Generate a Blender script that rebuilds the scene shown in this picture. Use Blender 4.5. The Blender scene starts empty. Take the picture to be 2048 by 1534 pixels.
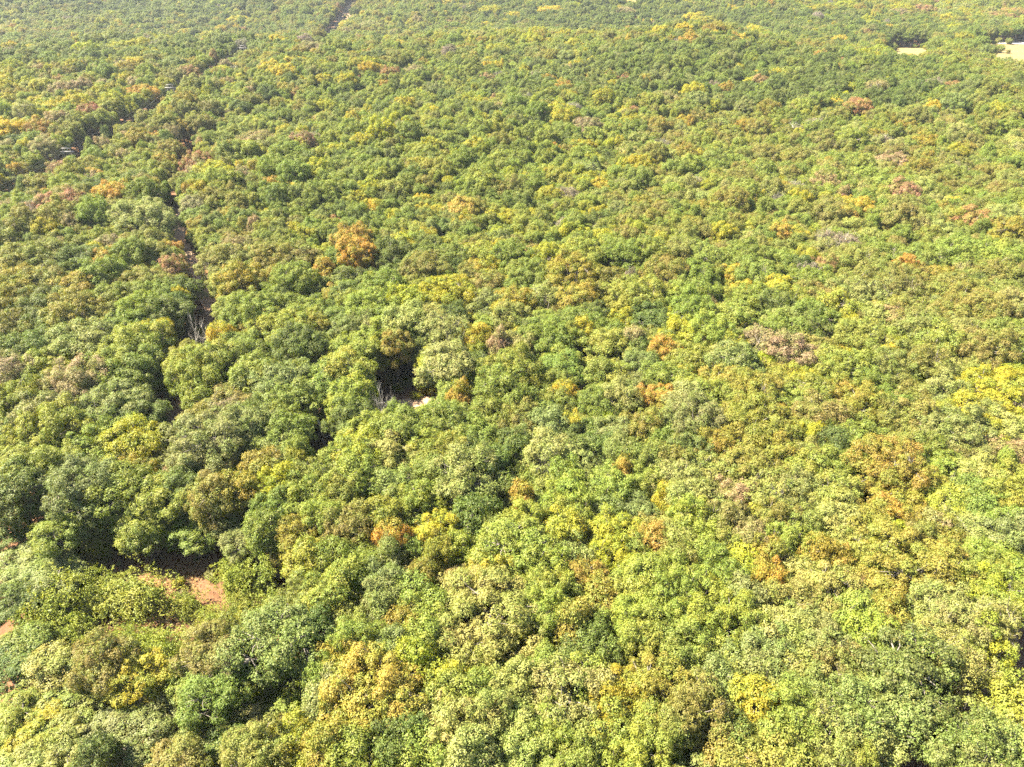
import bpy, math, random
import numpy as np
from mathutils import Vector, Matrix

# ------------------------------------------------------------------ camera, sky, sun, exposure
SC = bpy.context.scene
COL = SC.collection
F = 1420.0                      # focal length in photo pixels (2048 wide)
PITCH = math.radians(32.0)
CAMZ = 92.0
cam_d = bpy.data.cameras.new('camera')
cam_d.sensor_fit = 'HORIZONTAL'
cam_d.angle_x = 2 * math.atan(1024 / F)
cam_d.clip_end = 12000
cam = bpy.data.objects.new('camera', cam_d)
cam.location = (0, 0, CAMZ)
cam.rotation_euler = (math.pi / 2 - PITCH, 0, 0)
COL.objects.link(cam)
SC.camera = cam

SUN_EL = math.radians(51)
SUN_AZ = math.radians(-84)      # from +Y towards +X: the sun stands to the left and a little ahead
w = bpy.data.worlds.new('World'); SC.world = w; w.use_nodes = True
nt = w.node_tree
sky = nt.nodes.new('ShaderNodeTexSky'); sky.sky_type = 'NISHITA'; sky.sun_disc = False
sky.sun_elevation = SUN_EL; sky.sun_rotation = SUN_AZ
bg = nt.nodes['Background']; bg.inputs[1].default_value = 0.05
nt.links.new(sky.outputs[0], bg.inputs[0])
sd = bpy.data.lights.new('sun', 'SUN'); sd.energy = 5.0; sd.angle = math.radians(0.55)
sd.color = (1.0, 0.90, 0.72)
sun = bpy.data.objects.new('sun', sd); COL.objects.link(sun)
sv = Vector((math.sin(SUN_AZ) * math.cos(SUN_EL), math.cos(SUN_AZ) * math.cos(SUN_EL), math.sin(SUN_EL)))
sun.rotation_euler = sv.to_track_quat('Z', 'Y').to_euler()
sun.location = sv * 300
vs = SC.view_settings
vs.view_transform = 'Standard'; vs.look = 'None'; vs.gamma = 1.0; vs.use_curve_mapping = False
vs.exposure = 2.8
cy = SC.cycles
cy.max_bounces = 5; cy.diffuse_bounces = 3; cy.transmission_bounces = 3; cy.glossy_bounces = 1
cy.volume_bounces = 0; cy.transparent_max_bounces = 8
cy.use_adaptive_sampling = True; cy.adaptive_threshold = 0.02
cy.use_denoising = False; cy.sample_clamp_direct = 0.6; cy.sample_clamp_indirect = 0.5
cy.caustics_reflective = False; cy.caustics_refractive = False

RNG = np.random.default_rng(11)
rnd = random.Random(5)

# ------------------------------------------------------------------ terrain
AR = 5.5
def sstep(a, b, x):
    t = np.clip((x - a) / (b - a), 0, 1)
    return t * t * (3 - 2 * t)

def H(x, y):
    x = np.asarray(x, float); y = np.asarray(y, float)
    h = 1.6 * np.sin(x / 47 + 1.3) * np.cos(y / 61 + .4) + 1.1 * np.sin(x / 29 - y / 37)
    right = sstep(150, 380, x); left = sstep(230, 460, -x)
    # the near slope climbs to a crest, drops into a valley, then the far hillside
    crest = 600 - 70 * right - 150 * left
    amp = 13.5 - AR * right - 3.0 * left
    d = y - crest
    up = amp * np.exp(-(d / 190) ** 2)
    down = amp * np.exp(-(d / 105) ** 2) - 12 * sstep(60, 220, d) * (1 - right)
    flat = amp - 2 * sstep(0, 200, d)
    h = h + np.where(d < 0, up, down * (1 - right) + flat * right)
    h = h + 36 * sstep(800, 1180, y) + 4.0 * np.sin(x / 150 + .8) * sstep(700, 1000, y)
    h = h + (4.5 * np.sin(x / 70 + y / 95) + 2.5 * np.sin(x / 41 - y / 66 + 1)) * sstep(190, 380, y) * (1 - .6 * right) * (1 - np.exp(-((x + 185) / 85) ** 2))
    h = h + 60 * sstep(1500, 3000, np.hypot(x, y))
    return h

def _ss(a, b, x):
    t = (x - a) / (b - a)
    t = 0.0 if t < 0 else (1.0 if t > 1 else t)
    return t * t * (3 - 2 * t)

def Hs(x, y):                   # the same surface for one point, without numpy
    h = 1.6 * math.sin(x / 47 + 1.3) * math.cos(y / 61 + .4) + 1.1 * math.sin(x / 29 - y / 37)
    right = _ss(150, 380, x); left = _ss(230, 460, -x)
    d = y - (600 - 70 * right - 150 * left); amp = 13.5 - AR * right - 3.0 * left
    if d < 0: h += amp * math.exp(-(d / 190) ** 2)
    else: h += (amp * math.exp(-(d / 105) ** 2) - 12 * _ss(60, 220, d) * (1 - right)) * (1 - right) + (amp - 2 * _ss(0, 200, d)) * right
    h += 36 * _ss(800, 1180, y) + 4.0 * math.sin(x / 150 + .8) * _ss(700, 1000, y)
    h += (4.5 * math.sin(x / 70 + y / 95) + 2.5 * math.sin(x / 41 - y / 66 + 1)) * _ss(190, 380, y) * (1 - .6 * right) * (1 - math.exp(-((x + 185) / 85) ** 2))
    return h + 60 * _ss(1500, 3000, math.hypot(x, y))

CP, SP = math.cos(PITCH), math.sin(PITCH)
def ray(px, py):
    a = (px - 1024) / F; b = (767 - py) / F
    d = Vector((a, CP + b * SP, -SP + b * CP))
    return d.normalized()

def unproj(px, py, off):
    d = ray(px, py)
    n = 1400
    t = np.linspace(30, 2600, n)
    x = d.x * t; y = d.y * t; z = CAMZ + d.z * t
    below = z < H(x, y) + off
    k = int(np.argmax(below)) if below.any() else n - 1
    lo, hi = (t[k - 1], t[k]) if k > 0 else (0, t[0])
    for _ in range(18):
        m = (lo + hi) / 2
        if CAMZ + d.z * m < Hs(d.x * m, d.y * m) + off: hi = m
        else: lo = m
    return d.x * hi, d.y * hi, hi

def proj(x, y, z):
    dz = z - CAMZ
    f = y * CP - dz * SP
    u = y * SP + dz * CP
    return 1024 + F * x / f, 767 - F * u / f, f

# ------------------------------------------------------------------ helpers
def mat_new(name):
    m = bpy.data.materials.new(name); m.use_nodes = True
    return m, m.node_tree.nodes, m.node_tree.links

def mesh_np(name, v, quads=None, tris=None, mats=(), matidx=None, attrs=None, smooth=False):
    """build a mesh fast from numpy arrays"""
    me = bpy.data.meshes.new(name)
    v = np.asarray(v, np.float32)
    polys = []
    nq = 0 if quads is None else len(quads); ntr = 0 if tris is None else len(tris)
    me.vertices.add(len(v)); me.vertices.foreach_set('co', v.ravel())
    loops = []
    if nq: loops.append(np.asarray(quads, np.int32).ravel())
    if ntr: loops.append(np.asarray(tris, np.int32).ravel())
    lv = np.concatenate(loops)
    me.loops.add(len(lv)); me.loops.foreach_set('vertex_index', lv)
    starts = np.concatenate([np.arange(nq) * 4, nq * 4 + np.arange(ntr) * 3]).astype(np.int32)
    me.polygons.add(nq + ntr)
    me.polygons.foreach_set('loop_start', starts)
    for m in mats: me.materials.append(m)
    if matidx is not None: me.polygons.foreach_set('material_index', np.asarray(matidx, np.int32))
    if smooth: me.polygons.foreach_set('use_smooth', np.ones(nq + ntr, bool))
    if attrs:
        for k, a in attrs.items():
            at = me.attributes.new(k, 'FLOAT', 'POINT')
            at.data.foreach_set('value', np.asarray(a, np.float32))
    me.update(calc_edges=True)
    return me

def link(name, me, parent=None, loc=None, **props):
    o = bpy.data.objects.new(name, me)
    COL.objects.link(o)
    if parent is not None: o.parent = parent
    if loc is not None: o.location = loc
    for k, val in props.items(): o[k] = val
    return o

class Geo:
    """collects tubes and boxes into one mesh"""
    def __init__(s): s.v = []; s.q = []; s.t = []; s.n = 0
    def add(s, v, q=(), t=()):
        s.v.append(np.asarray(v, float))
        if len(q): s.q.append(np.asarray(q, int) + s.n)
        if len(t): s.t.append(np.asarray(t, int) + s.n)
        s.n += len(v)
    def tube(s, pts, rad, sides=6, cap=True):
        pts = np.asarray(pts, float); n = len(pts)
        rad = np.broadcast_to(np.asarray(rad, float), (n,))
        tan = np.gradient(pts, axis=0)
        tan /= np.linalg.norm(tan, axis=1)[:, None] + 1e-9
        ref = np.array([1., 0, 0]) if abs(tan[0][0]) < .8 else np.array([0, 1., 0])
        a = np.cross(tan, ref); a /= np.linalg.norm(a, axis=1)[:, None] + 1e-9
        b = np.cross(tan, a)
        th = np.arange(sides) * 2 * math.pi / sides
        ring = pts[:, None] + rad[:, None, None] * (np.cos(th)[None, :, None] * a[:, None] + np.sin(th)[None, :, None] * b[:, None])
        i = np.arange(n - 1)[:, None] * sides; j = np.arange(sides)[None]; jn = (j + 1) % sides
        q = np.stack([i + j, i + jn, i + sides + jn, i + sides + j], -1).reshape(-1, 4)
        v = ring.reshape(-1, 3); t = []
        if cap:
            v = np.vstack([v, pts[-1:], pts[:1]])
            e = (n - 1) * sides; c = n * sides
            t = [(e + k, e + (k + 1) % sides, c) for k in range(sides)] + [((k + 1) % sides, k, c + 1) for k in range(sides)]
        s.add(v, q, t)
    def box(s, c, d, R=None):
        p = np.array([[x, y, z] for z in (-.5, .5) for y in (-.5, .5) for x in (-.5, .5)]) * np.asarray(d, float)
        if R is not None: p = p @ np.asarray(R).T
        s.add(p + np.asarray(c, float), [(0, 2, 3, 1), (4, 5, 7, 6), (0, 1, 5, 4), (2, 6, 7, 3), (0, 4, 6, 2), (1, 3, 7, 5)])
    def arrays(s):
        return (np.vstack(s.v), np.vstack(s.q) if s.q else None, np.vstack(s.t) if s.t else None)
    def mesh(s, name, mat, smooth=False):
        v, q, t = s.arrays()
        return mesh_np(name, v, q, t, (mat,), smooth=smooth)

# ------------------------------------------------------------------ materials
def leaf_material():
    m, N, L = mat_new('foliage')
    out = N['Material Output']; N.remove(N['Principled BSDF'])
    at = N.new('ShaderNodeAttribute'); at.attribute_type = 'INSTANCER'; at.attribute_name = 'tint'
    lv = N.new('ShaderNodeAttribute'); lv.attribute_type = 'GEOMETRY'; lv.attribute_name = 'lv'
    cv = N.new('ShaderNodeAttribute'); cv.attribute_type = 'GEOMETRY'; cv.attribute_name = 'cv'
    hsv = N.new('ShaderNodeHueSaturation')
    mr = N.new('ShaderNodeMapRange'); mr.inputs[3].default_value = .76; mr.inputs[4].default_value = 1.24
    L.new(lv.outputs['Fac'], mr.inputs[0]); L.new(mr.outputs[0], hsv.inputs['Value'])
    mh = N.new('ShaderNodeMapRange'); mh.inputs[3].default_value = .478; mh.inputs[4].default_value = .522
    L.new(cv.outputs['Fac'], mh.inputs[0]); L.new(mh.outputs[0], hsv.inputs['Hue'])
    mg = N.new('ShaderNodeMapRange'); mg.inputs[1].default_value = .35; mg.inputs[2].default_value = 1.0; mg.inputs[3].default_value = 0; mg.inputs[4].default_value = .62
    L.new(cv.outputs['Fac'], mg.inputs[0])
    mc = N.new('ShaderNodeMix'); mc.data_type = 'RGBA'; mc.inputs[7].default_value = (.165, .185, .034, 1)   # parts of a crown stay green
    L.new(mg.outputs[0], mc.inputs[0]); L.new(at.outputs['Color'], mc.inputs[6]); L.new(mc.outputs[2], hsv.inputs['Color'])
    # a few leaves already turned
    gt = N.new('ShaderNodeMapRange'); gt.inputs[1].default_value = .90; gt.inputs[2].default_value = .97
    gt.inputs[3].default_value = 0; gt.inputs[4].default_value = .42
    fr = N.new('ShaderNodeMath'); fr.operation = 'FRACT'
    mu = N.new('ShaderNodeMath'); mu.operation = 'MULTIPLY'; mu.inputs[1].default_value = 7.31
    L.new(lv.outputs['Fac'], mu.inputs[0]); L.new(mu.outputs[0], fr.inputs[0]); L.new(fr.outputs[0], gt.inputs[0])
    mx = N.new('ShaderNodeMix'); mx.data_type = 'RGBA'
    L.new(gt.outputs[0], mx.inputs[0]); L.new(hsv.outputs[0], mx.inputs[6]); mx.inputs[7].default_value = (.27, .2, .05, 1)
    p = N.new('ShaderNodeBsdfPrincipled')
    p.inputs['Roughness'].default_value = .52; p.inputs['Specular IOR Level'].default_value = .22
    L.new(mx.outputs[2], p.inputs['Base Color'])
    tr = N.new('ShaderNodeBsdfTranslucent')
    h2 = N.new('ShaderNodeHueSaturation'); h2.inputs['Hue'].default_value = .492; h2.inputs['Saturation'].default_value = 1.1; h2.inputs['Value'].default_value = 1.25
    L.new(mx.outputs[2], h2.inputs['Color']); L.new(h2.outputs[0], tr.inputs['Color'])
    ms = N.new('ShaderNodeMixShader'); ms.inputs[0].default_value = .30
    L.new(p.outputs[0], ms.inputs[1]); L.new(tr.outputs[0], ms.inputs[2]); L.new(ms.outputs[0], out.inputs[0])
    return m

def noise_ramp(name, stops, scale, detail=6, rough=.85, bump=0, coords='Object', scale2=None):
    m, N, L = mat_new(name)
    p = N['Principled BSDF']; p.inputs['Roughness'].default_value = rough; p.inputs['Specular IOR Level'].default_value = .2
    tc = N.new('ShaderNodeTexCoord')
    nz = N.new('ShaderNodeTexNoise'); nz.inputs['Scale'].default_value = scale; nz.inputs['Detail'].default_value = detail
    nz.inputs['Roughness'].default_value = .68
    L.new(tc.outputs[coords], nz.inputs['Vector'])
    cr = N.new('ShaderNodeValToRGB')
    while len(cr.color_ramp.elements) < len(stops): cr.color_ramp.elements.new(.5)
    for e, (t, c) in zip(cr.color_ramp.elements, stops): e.position = t; e.color = (*c, 1)
    fac = nz.outputs[0]
    if scale2:
        n2 = N.new('ShaderNodeTexNoise'); n2.inputs['Scale'].default_value = scale2; n2.inputs['Detail'].default_value = 3
        L.new(tc.outputs[coords], n2.inputs['Vector'])
        ad = N.new('ShaderNodeMix'); ad.inputs[0].default_value = .45
        L.new(nz.outputs[0], ad.inputs[2]); L.new(n2.outputs[0], ad.inputs[3]); fac = ad.outputs[0]
    L.new(fac, cr.inputs[0]); L.new(cr.outputs[0], p.inputs['Base Color'])
    if bump:
        b = N.new('ShaderNodeBump'); b.inputs['Strength'].default_value = .8; b.inputs['Distance'].default_value = bump
        L.new(nz.outputs[0], b.inputs['Height']); L.new(b.outputs[0], p.inputs['Normal'])
    return m

M_LEAF = leaf_material()
M_BARK = noise_ramp('bark', [(.3, (.07, .06, .05)), (.5, (.15, .13, .11)), (.72, (.26, .24, .21))], 3.0, 6, bump=.03)
M_DEAD = noise_ramp('weathered_wood', [(.3, (.22, .195, .17)), (.55, (.36, .335, .305)), (.75, (.46, .44, .41))], 2.5, 5, bump=.02)
M_GROUND = noise_ramp('leaf_litter', [(.28, (.035, .019, .011)), (.44, (.10, .050, .025)), (.56, (.165, .085, .043)), (.72, (.25, .165, .09))], 2.2, 11, .95, .15, scale2=.06)
M_TRAIL = noise_ramp('trail_dirt', [(.3, (.22, .12, .075)), (.5, (.36, .235, .15)), (.7, (.48, .38, .27))], .8, 9, .95, .08, scale2=.12)
M_FIELD = noise_ramp('dry_grass', [(.3, (.10, .085, .032)), (.5, (.16, .125, .05)), (.72, (.21, .165, .075))], .05, 8, .95, scale2=.35)
M_SAND = noise_ramp('pale_gravel', [(.3, (.32, .29, .24)), (.6, (.42, .39, .35))], .2, 6, .95)
M_CLEAR = noise_ramp('cleared_soil', [(.3, (.13, .09, .045)), (.5, (.20, .13, .08)), (.7, (.27, .20, .12))], .12, 8, .95, scale2=.5)
M_POLE = noise_ramp('pole_timber', [(.3, (.10, .09, .08)), (.7, (.18, .165, .15))], 2, 4)
M_ARM = noise_ramp('crossarm_timber', [(.3, (.22, .215, .21)), (.7, (.30, .295, .29))], 2, 4)
M_CABLE = noise_ramp('cable_metal', [(.3, (.12, .125, .13)), (.7, (.18, .185, .19))], 2, 2, .4)
M_WHITE = noise_ramp('white_metal_roof', [(.3, (.72, .72, .70)), (.7, (.82, .82, .81))], 1, 3, .5)
M_SIDING = noise_ramp('pale_siding', [(.3, (.55, .53, .48)), (.7, (.66, .64, .6))], 1, 3, .7)
M_DARK = noise_ramp('dark_glass', [(.3, (.03, .035, .04)), (.7, (.05, .055, .06))], 1, 2, .15)

# ------------------------------------------------------------------ ground
def graded(n, near, far):
    t = np.linspace(-1, 1, n)
    return np.sign(t) * (near * np.abs(t) + (far - near) * np.abs(t) ** 4)
gx = graded(300, 420, 3000); gy = 250 + graded(360, 520, 2900)
X, Y = np.meshgrid(gx, gy)
V = np.stack([X, Y, H(X, Y)], -1).reshape(-1, 3)
nx, ny = len(gx), len(gy)
ii, jj = np.meshgrid(np.arange(nx - 1), np.arange(ny - 1)); b0 = (jj * nx + ii).ravel()
ground = link('ground', mesh_np('ground', V, np.stack([b0, b0 + 1, b0 + nx + 1, b0 + nx], -1), mats=(M_GROUND,), smooth=True), kind='structure',
              label='reddish leaf litter ground under the trees')

def ribbon(name, pts, width, mat, off, label, step=2.0):
    """a strip laid along a line on the terrain"""
    P = [np.array(p[:2], float) for p in pts]
    S = []
    for a, b in zip(P[:-1], P[1:]):
        n = max(1, int(np.linalg.norm(b - a) / step))
        for k in range(n): S.append(a + (b - a) * k / n)
    S.append(P[-1]); S = np.array(S)
    for _ in range(6): S[1:-1] = (S[:-2] + 2 * S[1:-1] + S[2:]) / 4
    T = np.gradient(S, axis=0); T /= np.linalg.norm(T, axis=1)[:, None]
    Nn = np.stack([-T[:, 1], T[:, 0]], -1)
    m = 6; v = []
    for i in range(len(S)):
        wl = width * (.5 + .14 * math.sin(i * .9) + .1 * math.sin(i * .37 + 2)); wr = width * (.5 + .14 * math.sin(i * .7 + 1) + .1 * math.sin(i * .29))
        for k in range(m + 1):
            t = k / m
            p = S[i] + Nn[i] * (-wl + (wl + wr) * t)
            v.append((p[0], p[1], Hs(p[0], p[1]) + off))
    v = np.array(v); r = m + 1
    q = [(i * r + k, i * r + k + 1, (i + 1) * r + k + 1, (i + 1) * r + k) for i in range(len(S) - 1) for k in range(m)]
    link(name, mesh_np(name, v, q, mats=(mat,), smooth=True), kind='structure', label=label)
    return S

def patch(name, poly, mat, off, label, n=26):
    """a sheet on the terrain between four corners"""
    a, b, c, d = [np.array(p[:2], float) for p in poly]
    v = []
    for j in range(n + 1):
        for i in range(n + 1):
            s, t = i / n, j / n
            p = (a * (1 - s) + b * s) * (1 - t) + (d * (1 - s) + c * s) * t
            v.append((p[0], p[1], Hs(p[0], p[1]) + off))
    r = n + 1
    q = [(j * r + i, j * r + i + 1, (j + 1) * r + i + 1, (j + 1) * r + i) for j in range(n) for i in range(n)]
    return link(name, mesh_np(name, np.array(v), q, mats=(mat,), smooth=True), kind='structure', label=label)

G0 = lambda px, py: unproj(px, py, 0.1)
trail_px = [(318, 900), (338, 850), (366, 800), (398, 740), (414, 700), (428, 645), (416, 600), (400, 555), (380, 515), (362, 485), (358, 450), (372, 400), (382, 350), (402, 305)]
TRAIL = ribbon('trail', [G0(*p) for p in trail_px], 4.2, M_TRAIL, .12, 'reddish dirt trail winding up between the trees')
cross_px = [(366, 806), (470, 806), (560, 800), (660, 808), (760, 812), (860, 806), (960, 800), (1080, 782), (1180, 772), (1260, 764)]
CROSS = ribbon('trail', [G0(*p) for p in cross_px], 4.6, M_TRAIL, .16, 'dirt track crossing from the trail towards the grey snag')

# ------------------------------------------------------------------ tree prototypes
def unit(a):
    return a / (np.linalg.norm(a, axis=-1, keepdims=True) + 1e-9)

def leaf_quads(g, c, nrm, size, aspect=.62):
    """kite shaped, slightly folded leaf sprays at points c facing nrm"""
    n = len(c)
    r = unit(g.normal(size=(n, 3)))
    a = unit(np.cross(nrm, r)); b = np.cross(nrm, a)
    s = size[:, None]; wv = s * aspect * g.uniform(.75, 1.25, (n, 1))
    fold = s * g.uniform(.05, .28, (n, 1))
    p0 = c - a * s * .5
    p1 = c - b * wv * .5 + nrm * fold + a * s * g.uniform(-.1, .15, (n, 1))
    p2 = c + a * s * .5
    p3 = c + b * wv * .5 + nrm * fold + a * s * g.uniform(-.1, .15, (n, 1))
    v = np.stack([p0, p1, p2, p3], 1).reshape(-1, 3)
    q = np.arange(n * 4).reshape(-1, 4)
    return v, q

def make_tree(seed, R, Ht, rc=1.0, dens=150, lsize=.38, flat=.80, droop=-.62, lobes=.22, limbs_out=0.0, deep=1.5, spray=.15):
    """returns (trunk arrays, crown arrays): trunk with limbs, crown of leaf clumps on the limb ends"""
    g = np.random.default_rng(seed)
    Rz = R * flat
    cz = Ht - Rz
    # clump directions over a dome
    nc = int(2 * math.pi * (1 - droop) * R * (R + Rz) / 2 / (math.pi * rc * rc * .62))
    k = np.arange(nc) + .5
    zz = 1 - (1 - droop) * k / nc
    ph = k * 2.399963 + g.uniform(0, 6.28)
    st = np.sqrt(np.clip(1 - zz * zz, 0, 1))
    d = np.stack([st * np.cos(ph), st * np.sin(ph), zz], -1)
    d = unit(d + g.normal(size=d.shape) * .13)
    f1, f2, f3 = g.uniform(0, 6.28, 3)
    az = np.arctan2(d[:, 1], d[:, 0])
    lob = 1 + lobes * (np.sin(az * 3 + f1 + 2 * d[:, 2]) * .55 + np.sin(az * 5 + f2 - 3 * d[:, 2]) * .45) + g.normal(size=nc) * .13
    rad = np.clip(lob, .55, 1.4)
    shift = g.normal(size=2) * R * .08
    C = d * rad[:, None] * np.array([R - rc * .45, R - rc * .45, Rz - rc * .3]) + np.array([shift[0], shift[1], cz])
    lowp = C[:, 2] < cz
    C[lowp, 2] = cz + (C[lowp, 2] - cz) * deep
    C[:, 2] = np.maximum(C[:, 2], Ht * .16)
    hole = np.sin(C[:, 0] * 1.1 + f1) * np.sin(C[:, 1] * 1.2 + f2) + .6 * np.sin(C[:, 2] * 1.7 + f3) + g.normal(size=nc) * .5
    kp = hole < np.percentile(hole, 88)                     # gaps in the crown
    C, d = C[kp], d[kp]; nc = len(C)
    rcs = rc * np.clip(g.lognormal(0, .30, nc), .55, 1.75)
    # some second-layer clumps inside
    ni = nc // 4
    Ci = C[g.integers(0, nc, ni)] * 1.0
    Ci = (Ci - [shift[0], shift[1], cz]) * g.uniform(.45, .75, (ni, 1)) + [shift[0], shift[1], cz]
    CC = np.vstack([C, Ci]); rr = np.concatenate([rcs, rc * g.uniform(.7, 1.1, ni)])
    dd = np.vstack([d, unit(Ci - [shift[0], shift[1], cz])])
    cvals = g.uniform(0, 1, len(CC))
    vs_, cs_, lv_, cv_ = [], [], [], []
    for i in range(len(CC)):
        m = int(dens * (rr[i] / rc) ** 2 * g.uniform(.8, 1.15)) if i < nc else int(dens * .35)
        nro = max(4, m // 7)                                # sprays of seven leaves
        u = unit(g.normal(size=(int(nro * 1.55), 3)))
        keep = (u @ dd[i] > -.45) & (u[:, 2] > -.72)
        u = u[keep][:nro]
        sc = np.array([1.0, 1.0, .80])
        bump = 1 + .15 * np.sin(u[:, 0] * 6 + i) * np.sin(u[:, 1] * 6 + 2 * i) + .08 * np.sin(u[:, 2] * 9 + i)
        cen = CC[i] + u * sc * (rr[i] * bump * np.where(g.random(len(u)) < .07, g.uniform(1.1, 1.45, len(u)), g.uniform(.72, 1.10, len(u))))[:, None]
        rn = unit(u * .8 + np.array([0, 0, .45]) + g.normal(size=u.shape) * .30)
        k7 = 7
        o = g.normal(size=(len(u), k7, 3)) * spray
        o -= (o * rn[:, None]).sum(-1, keepdims=True) * rn[:, None] * .55
        pos = (cen[:, None] + o).reshape(-1, 3)
        nr = unit(np.repeat(rn, k7, 0) + unit(o.reshape(-1, 3)) * .35 + g.normal(size=(len(pos), 3)) * .26)
        rv = np.repeat(g.uniform(0, 1, len(u)), k7)
        vs_.append(pos); cs_.append(nr); lv_.append(np.clip(.6 * rv + .4 * g.uniform(0, 1, len(pos)), 0, 1)); cv_.append(np.full(len(pos), cvals[i]) + np.repeat(g.normal(size=len(u)), k7) * .14)
    pos = np.vstack(vs_); nr = np.vstack(cs_); lv = np.concatenate(lv_); cv = np.clip(np.concatenate(cv_), 0, 1)
    v, q = leaf_quads(g, pos, nr, lsize * g.uniform(.6, 1.35, len(pos)))
    crown = (v, q, np.repeat(lv, 4), np.repeat(cv, 4))
    # trunk and limbs
    G = Geo()
    r0 = .035 * Ht * (.7 + .06 * R)
    fork = Ht * g.uniform(.30, .42)
    lean = g.normal(size=2) * .25
    top = np.array([shift[0] * .6 + lean[0], shift[1] * .6 + lean[1], cz + Rz * .35])
    zs = np.linspace(0, 1, 8)
    pts = np.stack([top[0] * zs ** 1.4, top[1] * zs ** 1.4, top[2] * zs], -1)
    pts[1:-1, :2] += g.normal(size=(6, 2)) * .10
    G.tube(pts, r0 * np.array([1.35, 1.0, .86, .74, .6, .46, .32, .18]), 7)
    nl = int(6 + R)
    tips = []
    for j in range(nl):
        t = g.uniform(.38, .95); i0 = np.array([np.interp(t, zs, pts[:, a]) for a in range(3)])
        a = j * 2.4 + g.uniform(-.4, .4)
        ln = R * g.uniform(.62, .9) * (1.0 - .25 * (t - .4))
        end = i0 + np.array([math.cos(a) * ln, math.sin(a) * ln, ln * g.uniform(.45, 1.0)])
        rel = (end - [shift[0], shift[1], cz]) / np.array([R, R, Rz]); ll = np.linalg.norm(rel); lim = .72 + .2 * limbs_out
        if ll > lim: end = np.array([shift[0], shift[1], cz]) + rel * lim / ll * np.array([R, R, Rz])
        mid = (i0 + end) / 2 + g.normal(size=3) * .12 * R * .4 + np.array([0, 0, -.05 * ln])
        P = np.array([i0, (i0 + mid) / 2 + g.normal(size=3) * .08, mid, (mid + end) / 2 + g.normal(size=3) * .12, end])
        rl = r0 * np.interp(t, [0, 1], [.62, .22])
        G.tube(P, rl * np.array([1, .82, .62, .4, .18]), 5)
        tips.append(end); tips.append(mid)
    tips = np.array(tips)
    for i in range(0, nc, 2 if limbs_out == 0 else 1):      # twigs out to the clumps
        j = int(np.argmin(((tips - C[i]) ** 2).sum(1)))
        e = C[i] + d[i] * rcs[i] * g.uniform(.2, .95 + limbs_out * .3)
        mid = (tips[j] + e) / 2 + g.normal(size=3) * .2
        G.tube(np.array([tips[j], mid, e]), np.array([.075, .05, .02]) * (.7 + R * .09), 4, cap=False)
    return G.arrays(), crown

def make_dead(seed, R, Ht, levels=4):
    g = np.random.default_rng(seed)
    G = Geo()
    def grow(p, dv, ln, r, lev):
        n = 5
        P = [p]; v = dv
        for k in range(n - 1):
            v = unit(v + g.normal(size=3) * .17 + np.array([0, 0, .05]))
            P.append(P[-1] + v * ln / (n - 1))
        P = np.array(P)
        G.tube(P, r * np.linspace(1, .45 if lev else .25, n), 7 if lev == levels else (5 if lev > 1 else 4), cap=lev > 1)
        if lev == 0: return
        nb = g.integers(3, 5) if lev == levels else g.integers(3, 6)
        for _ in range(nb):
            t = g.uniform(.35, 1.0) if lev < levels else g.uniform(.5, 1.0)
            b = np.array([np.interp(t * (n - 1), np.arange(n), P[:, a]) for a in range(3)])
            a = g.uniform(0, 6.28); out = unit(np.array([math.cos(a), math.sin(a), g.uniform(-.1, .8)]))
            nv = unit(v * g.uniform(.35, .9) + out * g.uniform(.5, 1.0))
            grow(b, nv, ln * g.uniform(.45, .72), r * g.uniform(.38, .55) * (1.1 - .3 * t), lev - 1)
    grow(np.zeros(3), np.array([0, 0, 1.0]), Ht * .52, .022 * Ht, levels)
    v, q, t = G.arrays()
    rr = np.percentile(np.linalg.norm(v[:, :2], axis=1), 97)
    v[:, :2] *= R / rr if rr > R else 1
    v[:, 2] *= Ht / v[:, 2].max()
    v[:, 2] -= .3
    return v, q, t

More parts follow.
